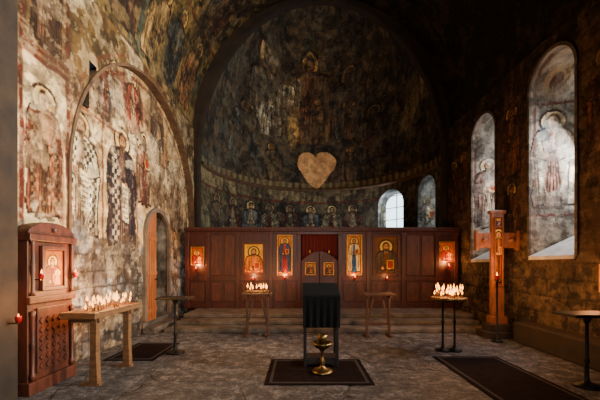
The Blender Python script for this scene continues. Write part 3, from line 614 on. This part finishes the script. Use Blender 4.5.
mesh('desk_board',V+[(a,b_,z+.035) for a,b_,z in V],[(3,2,1,0),(4,5,6,7),(0,1,5,4),(1,2,6,5),(2,3,7,6),(3,0,4,7)],M_WOODDK,Lc)
a=np.linspace(-.285,.285,70); t=np.linspace(0,1,40); A,Tt=np.meshgrid(a,t,indexing='ij')
yy=np.where(Tt<.4,ly+.27-(Tt/.4)*.52,ly-.25+0*Tt-.012*np.sin(A*60)*(Tt-.4)); zz=np.where(Tt<.4,1.285-(Tt/.4)*.16,1.125-((Tt-.4)/.6)*.50)
grid('black_altar_cloth',lx+A,yy,zz,M_CLOTH,None,parent=Lc)
B_=empty('brass_candlestick')
lathe('stem_and_bowl',[(0,0),(.15,0),(.16,.02),(.13,.045),(.05,.07),(.03,.12),(.05,.16),(.028,.2),(.025,.3),(.05,.34),(.10,.37),(.14,.41),(.15,.45),(.13,.44),(.09,.41),(0,.40)],lx+.0,4.88,0.0135,M_BRASS,B_,32)
lathe('cup',[(0,.40),(.05,.41),(.06,.5),(.075,.56),(.065,.56),(.05,.5),(0,.47)],lx,4.88,0.0135,M_BRASS,B_,24)
# ------------------------------------------------------------------ rugs
def rug(name,x0,x1,y0,y1):
    e=empty(name); box('pile',x0,x1,y0,y1,0.001,.010,M_RUG,e,.003)
    for s in (0,1):
        box('border',x0+.06,x1-.06,(y0+.06 if s==0 else y1-.1),(y0+.1 if s==0 else y1-.06),.010,.0125,M_RUGB,e,0)
        box('border_side',(x0+.06 if s==0 else x1-.1),(x0+.1 if s==0 else x1-.06),y0+.1,y1-.1,.010,.0125,M_RUGB,e,0)
rug('rug',-.48,1.0,4.38,5.58); rug('rug.001',-3.3,-2.45,5.5,6.75); rug('rug.002',2.30,3.42,3.4,5.75)
# ------------------------------------------------------------------ carved icon case on left wall
K=empty('carved_icon_case'); xk=-3.32
def kb(nm,y0,y1,z0,z1,d0,d1,mat=M_WOODD,bev=.01): return box(nm,xk+d0,xk+d1,y0,y1,z0,z1,mat,K,bev)
kb('body',4.02,4.80,0,1.98,-.14,0)
kb('plinth',3.99,4.83,0,.16,-.14,.05); kb('waist_moulding',4.0,4.82,1.12,1.2,0,.05)
for y in (4.06,4.76):
    lathe('side_colonnette',[(0,0),(.035,0),(.035,.06),(.02,.09),(.024,.4),(.03,.44),(.02,.48),(.024,.78),(.035,.84),(0,.86)],xk+.03,y,.18,M_WOODD,K,14)
    lathe('side_colonnette',[(0,0),(.035,0),(.02,.05),(.024,.35),(.02,.62),(.035,.68),(0,.7)],xk+.03,y,1.22,M_WOODD,K,14)
kb('carved_panel_frame',4.14,4.68,.24,1.06,0,.03); 
for zz in np.arange(.32,1.0,.115):
    for yy in np.arange(4.2,4.66,.105):
        prism('carved_diamond',[(yy,zz-.045),(yy+.04,zz),(yy,zz+.045),(yy-.04,zz)],'x',xk+.03,xk+.045,M_WOODD,K)
icon('case_icon',4.41,1.32,.34,.48,K,plane='x',pos=xk+.01,kind='mother',robe=C(110,30,20),cloak=C(130,52,26),bg=C(150,90,34),frame=.05,fm=M_WOODD)
kb('entablature',3.99,4.83,1.9,1.99,-.14,.06)
P=[(4.0,1.99),(4.82,1.99)]+[(4.41+.41*math.cos(t),1.99+.17*math.sin(t)) for t in np.linspace(.1,math.pi-.1,16)]
prism('arched_pediment',P,'x',xk-.12,xk+.03,M_WOODD,K,.008)
lathe('pediment_rosette',[(0,-.03),(.05,-.02),(.03,0),(.05,.02),(0,.03)],xk+.04,4.41,2.06,M_WOODD,K,12)
for yy,zz in ((4.72,1.42),(4.10,1.42)):
    lathe('vigil_lamp_glass',[(0,0),(.025,.01),(.035,.05),(.03,.08)],xk+.11,yy,zz,M_RED,K,12); lathe('vigil_flame',[(0,0),(.012,.015),(.008,.04),(0,.07)],xk+.11,yy,zz+.06,M_GLOWLAMP,K,10)
    box('lamp_arm',xk,xk+.1,yy-.006,yy+.006,zz-.01,zz+.005,M_BRASS,K,0)
plight('case_light',(xk+.28,4.62,1.6),8,(1,.38,.11),.04,K)
WL=empty('wall_lamp'); 
box('lamp_arm',-3.32,-3.2,3.74,3.76,.93,.945,M_BRASS,WL,0); lathe('lamp_glass',[(0,0),(.025,.01),(.035,.05),(.03,.08)],-3.2,3.75,.94,M_RED,WL,12); lathe('lamp_flame',[(0,0),(.012,.015),(0,.06)],-3.2,3.75,.99,M_GLOWLAMP,WL,10); plight('lamp_light',(-3.15,3.75,1.12),5,(1,.38,.11),.03,WL)
# ------------------------------------------------------------------ wooden cross
X_=empty('wooden_cross'); cxx,cyy=4.40,7.38
M_CR=noise_mat('cross_brown_wood',(92,52,30),(146,88,52),6,.5,0,.3,(2,2,.6))
def cbox(nm,x0,x1,z0,z1,t=.05,mat=None): 
    return box(nm,cxx+x0,cxx+x1,cyy-t,cyy+t,z0,z1,mat or M_CR,X_,.012)
cbox('base_lower',-.34,.34,0,.14,.26,M_STONED); cbox('base_upper',-.24,.24,.14,.30,.18,M_STONED); cbox('socket',-.17,.17,.3,.46,.12)
cbox('upright',-.14,.14,.46,2.76); cbox('arm',-.46,.46,1.98,2.32,.048)
for a in (-.46,.46): cbox('arm_end',a-.035,a+.035,1.93,2.37,.06)
cbox('top_end',-.18,.18,2.74,2.82,.06)
icon('crucifix_painting',cxx,1.15,.16,1.3,X_,pos=cyy-.05,kind='saint',robe=C(160,108,62),cloak=C(110,64,38),bg=C(124,74,42),frame=.012,fm=M_CR,wd=.4)
icon('cross_top_icon',cxx,2.46,.15,.2,X_,pos=cyy-.05,kind='bust',bg=C(160,100,46),frame=.012,fm=M_CR)
for x in (-.3,.3): lathe('arm_boss',[(0,-.05),(.05,-.04),(.06,0),(.05,.04),(0,.05)],cxx+x,cyy-.05,2.15,M_CR,X_,12)
Fl=empty('floor_lamp_candle')
fx,fy=4.12,6.9
plight('lamp_light',(fx,fy,1.62),30,(1,.40,.12),.05,Fl)
lathe('pedestal',[(0,0),(.12,0),(.1,.03),(.02,.06),(.02,1.25),(.06,1.3),(0,1.3)],fx,fy,0,M_IRON,Fl,16); lathe('lamp_cup',[(0,1.3),(.03,1.3),(.045,1.38)],fx,fy,0,M_RED,Fl,14); lathe('lamp_flame',[(0,1.37),(.014,1.385),(0,1.46)],fx,fy,0,M_GLOWLAMP,Fl,10)
W=empty('wall_icon'); icon('painted_board',5.08,1.2,.28,.38,W,plane='x',pos=4.80,kind='mother',bg=C(190,110,40),cloak=C(150,60,30),sgn=1)
lathe('vigil_flame',[(0,0),(.012,.015),(0,.07)],4.70,5.08,1.18,M_GLOWLAMP,W,10); box('lamp_arm',4.70,4.83,5.07,5.09,1.16,1.18,M_BRASS,W,0); plight('wall_icon_light',(4.5,5.1,1.35),17,(1,.38,.12),.04,W)
# ------------------------------------------------------------------ lights
def area(name,loc,tgt,sx,sy,e,col,spread=180):
    l=bpy.data.lights.new(name,'AREA'); l.shape='RECTANGLE'; l.size=sx; l.size_y=sy; l.energy=e; l.color=col; l.spread=math.radians(spread)
    o=bpy.data.objects.new(name,l); o.location=loc
    from mathutils import Vector
    o.rotation_euler=(Vector(tgt)-Vector(loc)).to_track_quat('-Z','Y').to_euler(); link(o); return o
WARM=(1.0,.88,.70)
area('added_window_light_3',(5.95,4.0,3.9),(-3.5,6.8,3.4),.6,2.0,350,WARM,72)  # added lamp at an unseen window, brightens the left wall
area('added_window_light_4',(5.95,1.58,3.9),(-3.5,5.2,2.8),.6,2.0,200,WARM,72)  # second added lamp, likewise at a window out of view
area('daylight_window_2',(5.9,8.8,3.8),(-3,9.5,3.0),.5,1.8,65,(.9,.93,1.0))
area('daylight_window_1',(5.9,6.44,3.8),(-1,6.2,0.0),.5,1.8,170,(.90,.95,1.0))
area('west_floor_fill',(1.0,-2.8,2.0),(0.3,5.0,-.2),1.2,2.0,50,(.92,.95,1.0),90)  # added fill lamp behind the camera, no doorway is modelled there
area('west_vault_fill',(2.6,-2.8,6.0),(-3.6,8.8,7.2),1.2,1.4,190,WARM,70)  # added lamp to brighten left vault and conch, no window behind it
area('apse_window_daylight',(3.6,13.4,3.6),(-3.0,11.5,5.0),.8,1.4,80,(.88,.93,1.0))
w=bpy.data.worlds.new('World'); bpy.context.scene.world=w; w.use_nodes=True; w.node_tree.nodes['Background'].inputs[0].default_value=(.6,.75,1,1); w.node_tree.nodes['Background'].inputs[1].default_value=.02
# ------------------------------------------------------------------ camera
cd=bpy.data.cameras.new('camera'); cd.sensor_width=36; cd.lens=19.8; cd.shift_y=65/600; cd.clip_start=.05
co=bpy.data.objects.new('camera',cd); co.location=(0,0,1.6); co.rotation_euler=(math.pi/2,0,0); link(co); bpy.context.scene.camera=co
